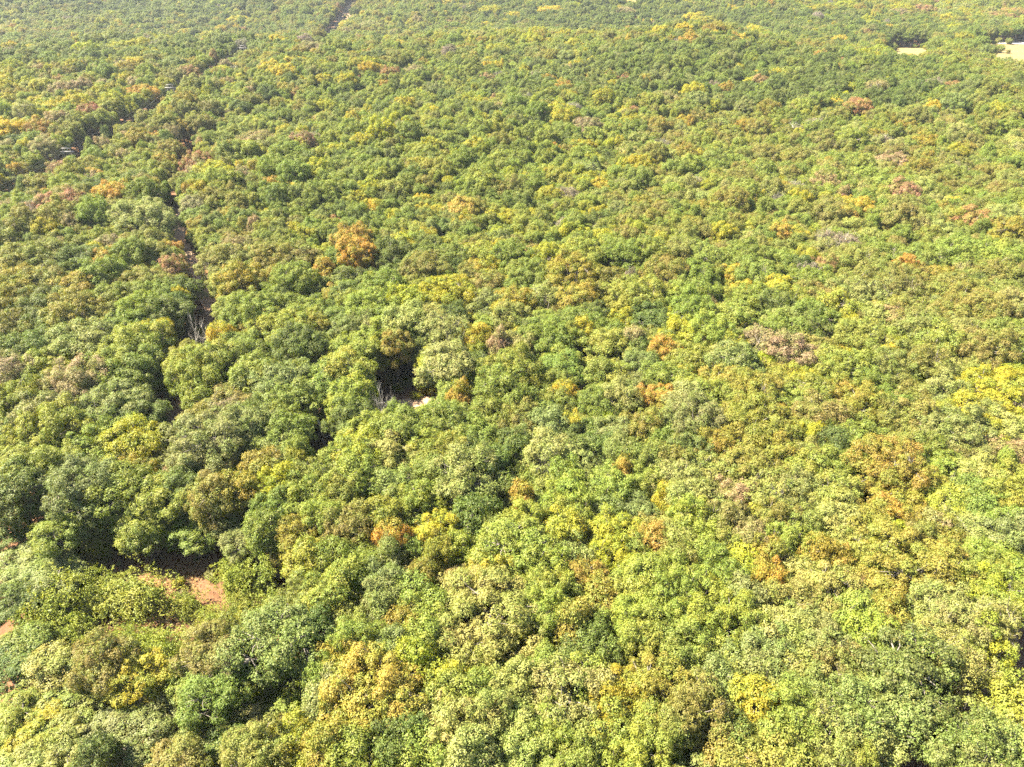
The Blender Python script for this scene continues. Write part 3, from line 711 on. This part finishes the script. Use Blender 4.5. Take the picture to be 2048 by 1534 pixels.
# hand-read trees must not stand on the track either: push them aside
fr = random.Random(77)
n_try = 0
for ring in range(3):
    tries = (60000, 60000, 30000)[ring]
    for _ in range(tries):
        if ring == 0: r = math.sqrt(fr.uniform(24 ** 2, 330 ** 2)) if fr.random() < .45 else math.sqrt(fr.uniform(330 ** 2, 1330 ** 2))
        else: r = math.sqrt(fr.uniform(24 ** 2, 1330 ** 2)) if fr.random() < .8 else math.sqrt(fr.uniform(24 ** 2, 330 ** 2))
        a = fr.uniform(-.74, .74)
        x, y = r * math.sin(a), r * math.cos(a)
        R = min(max(fr.gauss((4.2, 3.3, 2.5)[ring], 1.0), 2.1), 6.6)
        if r < 260: R = min(R, 3.6)
        if clash(x, y, R, .62 if r > 260 else .58): continue
        if blocked(x, y, R): continue
        if r < 420:
            dtr = (TR[:, 0] - x) ** 2 + (TR[:, 1] - y) ** 2; ktr = int(np.argmin(dtr))
            if dtr[ktr] < ((4.2 if TR[ktr, 0] > x and ktr < len(TRAIL) else 2.6) + .6 * R) ** 2: continue
            if any((x - q[0]) ** 2 + (y - q[1]) ** 2 < (q[2] + .5 * R) ** 2 for q in HOLES): continue
            if r < 200 and clearing(x, y): continue
            if r < 320 and open_view(x, y, R * .9, 13)[0]: continue
        z = Hs(x, y)
        px, py, f = proj(x, y, z + 12)
        c = palette(px, py, (vnoise(x, y) * 2.3 + fr.gauss(0, .16)) % 1)
        if r > 430:
            st = math.sin(x / 95 + 1.4 * math.sin(y / 150)) + math.sin(y / 70 + x / 210 + .7) + fr.gauss(0, .35)
            if st > .75: c = fr.choice('DDGBD')
            elif st < -1.0: c = fr.choice('LyPUL')
        u = fr.random()
        if u < .010: c = 'Y'
        elif u < .014: c = 'A'
        elif u < .018: c = 'R'
        elif u < .05: c = 'y'
        elif u < .056 and r > 200: c = 'N'
        p = pick_proto(R, c, fr); P = PROTO[p]
        want = (13.6 if R < 5 else 16) * fr.uniform(.82, 1.18) * (.88 if r < 260 else 1)
        put(dict(x=x, y=y, R=R, c=c, proto=p, s=R / P['R'], sz=want / P['H'], rot=fr.uniform(0, 6.28), px=px, py=py, wpx=2 * R * F / f, hand=False))
print('trees', len(TREES), 'shrubs', len(SHRUBS), 'dead', len(DEADS))

# ------------------------------------------------------------------ labels that single a tree out
MARKS = [('the leaning grey snag', 648, 870), ('the bright yellow tree beside the bare branches', 950, 678), ('the orange tree at the shaded track', 1330, 705),
         ('the lime tree by the trail', 281, 890), ('the great golden tree', 755, 1393), ('the great pale dome', 970, 1233), ('the big olive-gold crown', 1512, 869),
         ('the broad olive dome', 1816, 1130), ('the dark green dome', 1881, 1400), ('the reddish-brown bare tree', 1717, 1185), ('the overgrown clearing', 330, 1190),
         ('the big blue-green dome', 564, 1291), ('the small rusty tree at the trail', 345, 538), ('the sunlit strip of track', 790, 805), ('the bright yellow pair', 1500, 570),
         ('the whitish bleached limbs', 1095, 930), ('the sprawling dead tree', 1690, 490), ('the bare tree across the trail', 400, 665), ('the red-soil gap', 1985, 1370), ('the dusty soil patch', 210, 1490)]
ORD = ['', 'second ', 'third ', 'fourth ', 'fifth ', 'sixth ', 'seventh ', 'eighth ', 'ninth ', 'tenth ', 'eleventh ', 'twelfth ', 'thirteenth ', 'fourteenth ']
SPECIAL = {}                    # filled below: key pixel -> label
for key, lab in [((950, 678), 'tall bright yellow tree standing over bare branches amid green crowns'), ((1330, 705), 'deep orange tree beside the shaded gap of the cross track'),
                 ((281, 890), 'lime yellow tree beside the reddish trail'), ((755, 1393), 'great golden-yellow tree with a broad rounded crown'),
                 ((970, 1233), 'largest pale green dome-shaped tree with bare twigs showing'), ((1512, 869), 'big olive-gold spreading crown among light green trees'),
                 ((1816, 1130), 'broad olive-gold dome with dark hollows, beside an orange tree'), ((1881, 1400), 'dark green dome-shaped tree beside pale grey-green crowns'),
                 ((564, 1291), 'big blue-green dome at the edge of the vine clearing'), ((345, 538), 'small rusty brown tree at the edge of the trail')]:
    SPECIAL[key] = lab

cand = [t for t in TREES if -60 < t['px'] < 2108 and -40 < t['py'] < 1600 and t['y'] > 0]
cand.sort(key=lambda t: -(t['wpx'] * (1.0 if t['hand'] else .6)))
SOLO = cand[:296]
solo_ids = {id(t) for t in SOLO}

def direction(dx, dy):
    a = math.degrees(math.atan2(-dy, dx)) % 360
    return ['right of', 'beyond and right of', 'beyond', 'beyond and left of', 'left of', 'nearer and left of', 'nearer than', 'nearer and right of'][int((a + 22.5) // 45) % 8]

used = {}
for t in SOLO:
    best = min(SPECIAL, key=lambda k: (k[0] - t['px']) ** 2 + (k[1] - t['py']) ** 2)
    d2 = (best[0] - t['px']) ** 2 + (best[1] - t['py']) ** 2
    used.setdefault(best, []).append((d2, t))
for k, lst in used.items():
    d2, t = min(lst, key=lambda q: q[0])
    if d2 < 40 ** 2: t['label'] = SPECIAL[k]
buckets = {}
for t in SOLO:
    if 'label' in t: continue
    m = min(MARKS, key=lambda k: (k[1] - t['px']) ** 2 + (k[2] - t['py']) ** 2)
    dr = direction(t['px'] - m[1], t['py'] - m[2])
    size = 'small ' if t['wpx'] < 62 else ('broad ' if t['wpx'] > 90 else '')
    buckets.setdefault((m[0], dr, t['c'], size), []).append(((m[1] - t['px']) ** 2 + (m[2] - t['py']) ** 2, t))
for (mk, dr, c, size), lst in buckets.items():
    lst.sort(key=lambda q: q[0])
    for i, (_, t) in enumerate(lst):
        t['label'] = '%s%s tree, %s%s %s' % (size, WORD[c], ORD[min(i, len(ORD) - 1)], dr, mk)

# ------------------------------------------------------------------ the trees that show largest, one object each
NZ = Matrix.Identity(4)
for t in SOLO:
    P = PROTO[t['proto']]
    e = link('broadleaf_tree', None, loc=(t['x'], t['y'], Hs(t['x'], t['y']) - .05), label=t['label'], category='tree', group='trees of the near woodland')
    e.rotation_euler = (0, 0, t['rot']); e.scale = (t['s'], t['s'], t['sz'])
    e.empty_display_size = .5
    link('trunk', P['trunk'], e)
    cr = link('crown', P['crown'], e)
    cr['tint'] = tint(t['c'], rnd)

# ------------------------------------------------------------------ the rest of the wood: one object of instances
def instancer(name, items, label):
    n = len(items)
    me = bpy.data.meshes.new(name)
    pos = np.array([(q['x'], q['y'], Hs(q['x'], q['y']) - .05) for q in items], np.float32)
    me.vertices.add(n); me.vertices.foreach_set('co', pos.ravel())
    a = me.attributes.new('idx', 'INT', 'POINT'); a.data.foreach_set('value', np.array([q['i'] for q in items], np.int32))
    a = me.attributes.new('rot', 'FLOAT_VECTOR', 'POINT'); a.data.foreach_set('vector', np.array([(q.get('tx', 0), q.get('ty', 0), q['rot']) for q in items], np.float32).ravel())
    a = me.attributes.new('scl', 'FLOAT_VECTOR', 'POINT'); a.data.foreach_set('vector', np.array([(q['s'], q['s'], q['sz']) for q in items], np.float32).ravel())
    a = me.attributes.new('tint', 'FLOAT_VECTOR', 'POINT'); a.data.foreach_set('vector', np.array([q['tint'] for q in items], np.float32).ravel())
    ng = bpy.data.node_groups.new(name + '_nodes', 'GeometryNodeTree')
    ng.interface.new_socket('Geometry', in_out='INPUT', socket_type='NodeSocketGeometry')
    ng.interface.new_socket('Geometry', in_out='OUTPUT', socket_type='NodeSocketGeometry')
    N, L = ng.nodes, ng.links
    gi = N.new('NodeGroupInput'); go = N.new('NodeGroupOutput')
    jn = N.new('GeometryNodeJoinGeometry')
    def attr(nm, ty):
        q = N.new('GeometryNodeInputNamedAttribute'); q.data_type = ty; q.inputs['Name'].default_value = nm; return q.outputs['Attribute']
    for lib in (LIB, LIBT):
        ci = N.new('GeometryNodeCollectionInfo'); ci.inputs['Collection'].default_value = lib
        ci.inputs['Separate Children'].default_value = True; ci.inputs['Reset Children'].default_value = True
        ip = N.new('GeometryNodeInstanceOnPoints'); ip.inputs['Pick Instance'].default_value = True
        L.new(gi.outputs[0], ip.inputs['Points']); L.new(ci.outputs[0], ip.inputs['Instance'])
        L.new(attr('idx', 'INT'), ip.inputs['Instance Index'])
        L.new(attr('rot', 'FLOAT_VECTOR'), ip.inputs['Rotation']); L.new(attr('scl', 'FLOAT_VECTOR'), ip.inputs['Scale'])
        L.new(ip.outputs[0], jn.inputs[0])
    L.new(jn.outputs[0], go.inputs[0])
    o = link(name, me, kind='stuff', label=label)
    md = o.modifiers.new('scatter', 'NODES'); md.node_group = ng
    return o

rest = [t for t in TREES if id(t) not in solo_ids]
for t in rest:
    t['i'] = PROTO[t['proto']]['i']; t['tint'] = tint(t['c'], rnd)
for d in DEADS:
    if 60 < d['py'] < 620: rest.append(dict(x=d['x'], y=d['y'], i=PROTO['thin%d' % rnd.randrange(3)]['i'], s=max(d['R'], 2.2) / 4.6 * .8, sz=.93, rot=rnd.uniform(0, 6.28), tint=tint('N', rnd)))
far_dead = [d for d in DEADS if d['py'] < 250]
for d in far_dead:
    rest.append(dict(x=d['x'], y=d['y'], i=DEADI + rnd.randrange(2), s=max(d['R'], 2.5) / 4.0, sz=1.05, rot=rnd.uniform(0, 6.28), tint=(.2, .2, .2)))
instancer('woodland', rest, 'mixed green and autumn woodland running back over the hills')

# low growth in the gaps between the trees
und = []
ur = random.Random(9)
for _ in range(9000):
    r = math.sqrt(ur.uniform(26 ** 2, 330 ** 2)); a = ur.uniform(-.7, .7); x, y = r * math.sin(a), r * math.cos(a)
    if np.min((TR[:, 0] - x) ** 2 + (TR[:, 1] - y) ** 2) < 2.6 ** 2: continue
    if any((x - q[0]) ** 2 + (y - q[1]) ** 2 < (q[2] * .75) ** 2 for q in HOLES) and ur.random() < .85: continue
    cl = r < 200 and clearing(x, y)
    if cl and ur.random() < .55: continue
    R = ur.uniform(.5, 1.35)
    c = ur.choice('UUAOLLyWGR') if not cl else ur.choice('VVLyUW')
    if cl: R *= .6
    p = 'bush%d' % ur.randrange(4) if ur.random() < .7 else 'vine%d' % ur.randrange(4)
    P = PROTO[p]
    und.append(dict(x=x, y=y, i=P['i'], s=R / P['R'], sz=R / P['R'] * ur.uniform(.7, 1.2), rot=ur.uniform(0, 6.28), tint=tint(c, ur)))
for _ in range(1500):           # scrub down the power line cutting
    y = ur.uniform(210, 1110); x = (LINE_X if y < 830 else -209) + ur.uniform(-5.5, 5.5)
    if y > 830 and ur.random() < .75: continue
    p = 'bush%d' % ur.randrange(4); R = ur.uniform(.5, 1.5)
    und.append(dict(x=x, y=y, i=PROTO[p]['i'], s=R / 1.5, sz=R / 1.5 * .8, rot=ur.uniform(0, 6.28), tint=tint(ur.choice('AUOWyL'), ur)))
for _ in range(900):
    f = FIELDS[ur.randrange(3)]; y = ur.uniform(f[2], f[3]); x = y * ur.uniform(f[0], f[1])
    u = (x / y - (f[0] + f[1]) / 2) / ((f[1] - f[0]) / 2); v = (y - (f[2] + f[3]) / 2) / ((f[3] - f[2]) / 2)
    if u * u + .55 * v ** 4 < .42 + .2 * math.sin(x / 7): continue
    p = 'bush%d' % ur.randrange(4); R = ur.uniform(.9, 2.6)
    und.append(dict(x=x, y=y, i=PROTO[p]['i'], s=R / 1.5, sz=R / 1.5 * ur.uniform(.7, 1.4), rot=ur.uniform(0, 6.28), tint=tint(ur.choice('OULyWGD'), ur)))
instancer('undergrowth', und, 'low shrubs and saplings filling the gaps under the trees')

# ------------------------------------------------------------------ shrubs of the clearing and the coloured bushes
SM = MARKS
sb = {}
for s in SHRUBS:
    m = min(SM, key=lambda k: (k[1] - s['px']) ** 2 + (k[2] - s['py']) ** 2)
    dr = direction(s['px'] - m[1], s['py'] - m[2])
    kind = 'vine-draped trunk' if s['tall'] else ('vine-covered mound' if s['c'] == 'V' else WORD[s['c']] + ' sapling')
    size = '' if s['tall'] else ('large ' if s['wpx'] > 62 else ('small ' if s['wpx'] < 45 else ''))
    sb.setdefault((m[0], dr, kind, size), []).append(((m[1] - s['px']) ** 2 + (m[2] - s['py']) ** 2, s))
for (mk, dr, kind, size), lst in sb.items():
    lst.sort(key=lambda q: q[0])
    for i, (_, s) in enumerate(lst):
        P = PROTO[s['proto']]
        vine = s['c'] == 'V'
        e = link('vine_mound' if vine else 'sapling', None, loc=(s['x'], s['y'], Hs(s['x'], s['y']) - .05),
                 label='%s%s, %s%s %s' % (size, kind, ORD[min(i, 13)], dr, mk), category='shrub' if vine else 'sapling', group='vine mounds of the clearing' if vine else 'autumn saplings in the gaps')
        k = s['R'] / P['R']
        e.rotation_euler = (0, 0, rnd.uniform(0, 6.28)); e.scale = (k, k, (k * rnd.uniform(.85, 1.15) if vine else rnd.uniform(9.8, 11.2) / 10.5) if not s['tall'] else 1.0)
        e.empty_display_size = .3
        link('stems' if vine else 'trunk', P['trunk'], e)
        cr = link('foliage' if vine else 'crown', P['crown'], e); cr['tint'] = tint(s['c'], rnd)

# ------------------------------------------------------------------ dead trees and snags
db = {}
for d in DEADS:
    if d['py'] < 250: continue
    m = min([k for k in MARKS if 'dead' not in k[0] and 'bare' not in k[0] and 'whitish' not in k[0]], key=lambda k: (k[1] - d['px']) ** 2 + (k[2] - d['py']) ** 2)
    dr = direction(d['px'] - m[1], d['py'] - m[2])
    lab = 'grey leafless tree'
    if abs(d['px'] - 1690) < 12 and abs(d['py'] - 489) < 14: d['label'] = 'sprawling bleached dead tree surrounded by dull olive crowns'
    elif abs(d['px'] - 410) < 8: d['label'] = 'grey bare tree leaning across the trail'
    elif d['c'] == 'Z': d['label'] = 'reddish-brown bare tree with dry twigs, among green crowns'
    elif abs(d['px'] - 1093) < 8: d['label'] = 'whitish bleached limbs reaching through a pale green crown'
    db.setdefault((m[0], dr), []).append(((m[1] - d['px']) ** 2 + (m[2] - d['py']) ** 2, d))
M_RUSTY = noise_ramp('dry_brown_twigs', [(.3, (.20, .10, .06)), (.7, (.36, .20, .12))], 2.5, 4)
dz = DEAD[2].copy(); dz.materials[0] = M_RUSTY
for (mk, dr), lst in db.items():
    lst.sort(key=lambda q: q[0])
    for i, (_, d) in enumerate(lst):
        e = link('dead_tree', dz if d['c'] == 'Z' else DEAD[rnd.randrange(4)], loc=(d['x'], d['y'], Hs(d['x'], d['y'])),
                 label=d.get('label') or 'grey leafless tree, %s%s %s' % (ORD[min(i, 13)], dr, mk), category='dead tree', group='leafless trees')
        k = max(d['R'], 1.6) / 4.0
        e.scale = (k * 1.25, k * 1.25, (17.5 if d['R'] > 2 else 15.0) / 15.0); e.rotation_euler = (0, 0, rnd.uniform(0, 6.28))

def snag(base, top, r, stubs, label, seed):
    g = np.random.default_rng(seed)
    G = Geo(); b = np.array(base); tt = np.array(top)
    P = np.array([b + (tt - b) * k + (g.normal(size=3) * .06 if 0 < k < 1 else 0) for k in np.linspace(0, 1, 8)]) - b
    rr = r * np.array([1.3, 1.05, 1, .95, .88, .8, .72, .5])
    G.tube(P, rr, 9)
    for (k, a, ln, kink) in stubs:
        p = (tt - b) * k
        d1 = np.array([math.cos(a), math.sin(a), .35]); q1 = p + d1 * ln * .5; q2 = q1 + np.array([math.cos(a + kink), math.sin(a + kink), .5]) * ln * .5
        G.tube(np.array([p, (p + q1) / 2 + g.normal(size=3) * .05, q1, q2]), r * np.array([.5, .42, .33, .15]), 6)
        G.tube(np.array([q1, q1 + np.array([math.cos(a - kink), math.sin(a - kink), .2]) * ln * .35]), r * np.array([.25, .1]), 5)
    o = link('tree_snag', G.mesh('tree_snag', M_DEAD, True), loc=tuple(b), label=label, category='snag')
bx, by, bt = unproj(656, 905, 1.5)
tx, ty, tt_ = unproj(640, 846, 9.5)
snag((bx, by, Hs(bx, by) - .2), (bx - 1.1, by + .8, Hs(bx, by) + 9.0), .30, [(.55, .2, 2.4, .6), (.35, -.4, 1.8, -.5), (.96, 2.9, .8, .4)], 'leaning grey snag in the dark gap beside a light green crown', 4)
bx, by, bt = unproj(603, 1534, 3)
snag((bx, by, Hs(bx, by) - .2), (bx + .4, by + .3, Hs(bx, by) + 10.5), .17, [(.92, 2.4, 1.3, -.8), (.97, .5, 1.5, .7), (.8, 3.4, 1.0, .5)], 'thin whitish snag with stubby forked limbs below the blue-green dome', 8)

# ------------------------------------------------------------------ fields, cutting, power line, house
def wedge(name, f, mat, off, label):
    a, b, y0, y1 = f
    patch(name, [(a * y0, y0), (b * y0, y0), (b * y1, y1), (a * y1, y1)], mat, off, label)
wedge('field', FIELDS[0], M_FIELD, .35, 'small straw-coloured field glimpsed behind the trees')
wedge('field', FIELDS[1], M_FIELD, .35, 'large straw-coloured field at the edge of the wood')
wedge('field', FIELDS[2], M_FIELD, .35, 'pale field high on the far hillside')
a, b, y0, y1 = FIELDS[1]
patch('gravel_strip', [((a + .03) * 742, 742), (b * 742, 742), (b * 762, 762), ((a + .03) * 762, 762)], M_SAND, .8, 'white gravel strip along the far side of the field')
patch('power_line_cutting', [(-204, 200), (-190, 200), (-190, 830), (-204, 830)], M_CLEAR, .12, 'bare cutting under the power line', 60)
patch('power_line_cutting', [(-221, 838), (-196, 838), (-196, 1118), (-221, 1118)], M_CLEAR, .3, 'sandy cutting climbing the far hillside', 40)

def h_frame(px, py, label, low=0.0):
    y = None
    d = ray(px, py); k = LINE_X / d.x; y = d.y * k
    z0 = Hs(LINE_X, y); top = max(CAMZ + d.z * k - z0, 13.0) - low
    e = link('power_pole', None, loc=(LINE_X, y, z0), label=label, category='power pole', group='poles of the power line')
    hw = 1.75
    for sx in (-1, 1):
        G = Geo(); G.tube(np.array([[sx * hw * 1.15, 0, -.5], [sx * hw, 0, top * .5], [sx * hw * .95, 0, top + 1.6]]), [.24, .2, .15], 8); link('pole', G.mesh('pole', M_POLE, True), e)
    G = Geo(); G.box((0, -.19, top), (6.2, .16, .34)); G.box((0, .19, top), (6.2, .16, .34)); link('crossarm', G.mesh('crossarm', M_ARM), e)
    G = Geo(); G.box((0, -.26, top + 1.5), (3.9, .18, .3)); link('crossarm', G.mesh('crossarm', M_ARM), e)
    for sx in (-1, 1):
        G = Geo(); p = np.array([sx * hw, .1, top - 3.4]); q = np.array([-sx * hw, .1, top - .4]); G.tube(np.array([p, (p + q) / 2, q]), .07, 5); link('brace', G.mesh('brace', M_POLE), e)
    for sx in (-2.9, 0, 2.9):
        G = Geo()
        for k2 in range(6): G.tube(np.array([[sx, 0, top - .2 - .16 * k2], [sx, 0, top - .27 - .16 * k2]]), .13, 8)
        G.tube(np.array([[sx, 0, top - .15], [sx, 0, top - 1.2]]), .03, 5); link('insulator', G.mesh('insulator', M_CABLE), e)
    return (LINE_X, y, z0, top)
POLES = [h_frame(131, 293, 'power pole with only its crossarm clearing the near crowns', 2.2), h_frame(344, 189, 'double-armed timber power pole standing in the dark cutting'),
         h_frame(486, 94, 'distant power pole where the cutting meets the crest', 2.0)]
POLES.insert(0, (LINE_X, POLES[0][1] - 110, Hs(LINE_X, POLES[0][1] - 110), 15.0)); POLES.append((LINE_X - 6, 860, Hs(LINE_X - 6, 860), 16.0))
for sx, up in ((-2.9, -1.25), (0, -1.25), (2.9, -1.25), (-1.7, 1.6), (1.7, 1.6)):
    G = Geo(); pts = []
    for (x0, yy0, zz0, t0), (x1, yy1, zz1, t1) in zip(POLES[:-1], POLES[1:]):
        for k in range(14):
            q = k / 14
            pts.append((x0 + (x1 - x0) * q + sx, yy0 + (yy1 - yy0) * q, (zz0 + t0) * (1 - q) + (zz1 + t1) * q + up - 4 * q * (1 - q) * 3.0))
    G.tube(np.array(pts), .022, 5)
    nm = {-2.9: 'outer left', 0: 'middle', 2.9: 'outer right', -1.7: 'upper left', 1.7: 'upper right'}[sx]
    link('power_cable', G.mesh('power_cable', M_CABLE), label='%s thin grey cable of the power line' % nm, category='cable', group='cables of the power line')

z0 = Hs(*HOUSE)
e = link('house', None, loc=(hx, hy, z0), label='white-roofed house half hidden behind the wooded crest', category='house'); e.rotation_euler = (0, 0, .3)
G = Geo(); G.box((0, 0, 1.6), (12, 8, 3.4)); link('wall', G.mesh('wall', M_SIDING), e)
G = Geo(); G.add([(-6.6, -4.6, 3.25), (6.6, -4.6, 3.25), (6.6, 0, 6.2), (-6.6, 0, 6.2), (-6.6, 4.6, 3.25), (6.6, 4.6, 3.25), (-6.6, -4.6, 3.05), (6.6, -4.6, 3.05), (6.6, 4.6, 3.05), (-6.6, 4.6, 3.05)],
                 [(0, 1, 2, 3), (3, 2, 5, 4), (0, 6, 7, 1), (4, 5, 8, 9), (6, 9, 8, 7)], [(0, 3, 4), (1, 5, 2), (0, 4, 6), (4, 9, 6), (1, 7, 5), (5, 7, 8)]); link('roof', G.mesh('roof', M_WHITE), e)
for wx in (-3.6, 3.6):
    G = Geo(); G.box((wx, -4.02, 1.9), (1.4, .08, 1.2)); link('window', G.mesh('window', M_DARK), e)
G = Geo(); G.box((0, -4.02, 1.15), (1.0, .1, 2.1)); link('door', G.mesh('door', M_DARK), e)

# ------------------------------------------------------------------ weeds and grass in the clearing
g = np.random.default_rng(33)
pp = []
while len(pp) < 15000:
    px, py = g.uniform(30, 650), g.uniform(1090, 1420)
    if ((px - 345) / 300) ** 2 + ((py - 1250) / 165) ** 2 > 1: continue
    d = ray(px, py); k = (CAMZ - 0.0) / -d.z
    for _ in range(3): k = (CAMZ - Hs(d.x * k, d.y * k)) / -d.z
    x, y = d.x * k, d.y * k
    if math.sin(x * .55 + 1.5 * math.sin(y * .4)) + math.sin(y * .6 + 1.2 * math.sin(x * .33)) + g.normal() * .5 < -.1: continue
    pp.append((x, y, 0))
pp = np.array(pp); pp[:, 2] = H(pp[:, 0], pp[:, 1]) + g.uniform(.05, .5, len(pp))
nr = unit(g.normal(size=pp.shape) * .6 + [0, 0, .7])
v, q = leaf_quads(g, pp, nr, g.uniform(.16, .42, len(pp)), .5)
gw = link('weeds', mesh_np('weeds', v, q, mats=(M_LEAF,), attrs={'lv': np.repeat(g.uniform(0, 1, len(pp)), 4), 'cv': np.repeat(g.uniform(0, 1, len(pp)), 4)}), kind='stuff',
          label='sunlit yellow-green weeds over the clearing floor')
gw['tint'] = (.27, .205, .085)

# ------------------------------------------------------------------ the haze of the air
m, N, L = mat_new('haze'); N.remove(N['Principled BSDF'])
pv = N.new('ShaderNodeVolumePrincipled'); pv.inputs['Color'].default_value = (.80, .90, 1.0, 1); pv.inputs['Density'].default_value = .000062; pv.inputs['Anisotropy'].default_value = .25
L.new(pv.outputs[0], N['Material Output'].inputs['Volume'])
lo = float(V[:, 2].min()) - 1.0; hi = max(CAMZ + 6, float(V[:, 2].max()) + 22)
G = Geo(); G.box((0, 250, (lo + hi) / 2), (6200, 6200, hi - lo))
link('haze', G.mesh('haze', m), kind='stuff', label='thin pale haze in the air over the wood')
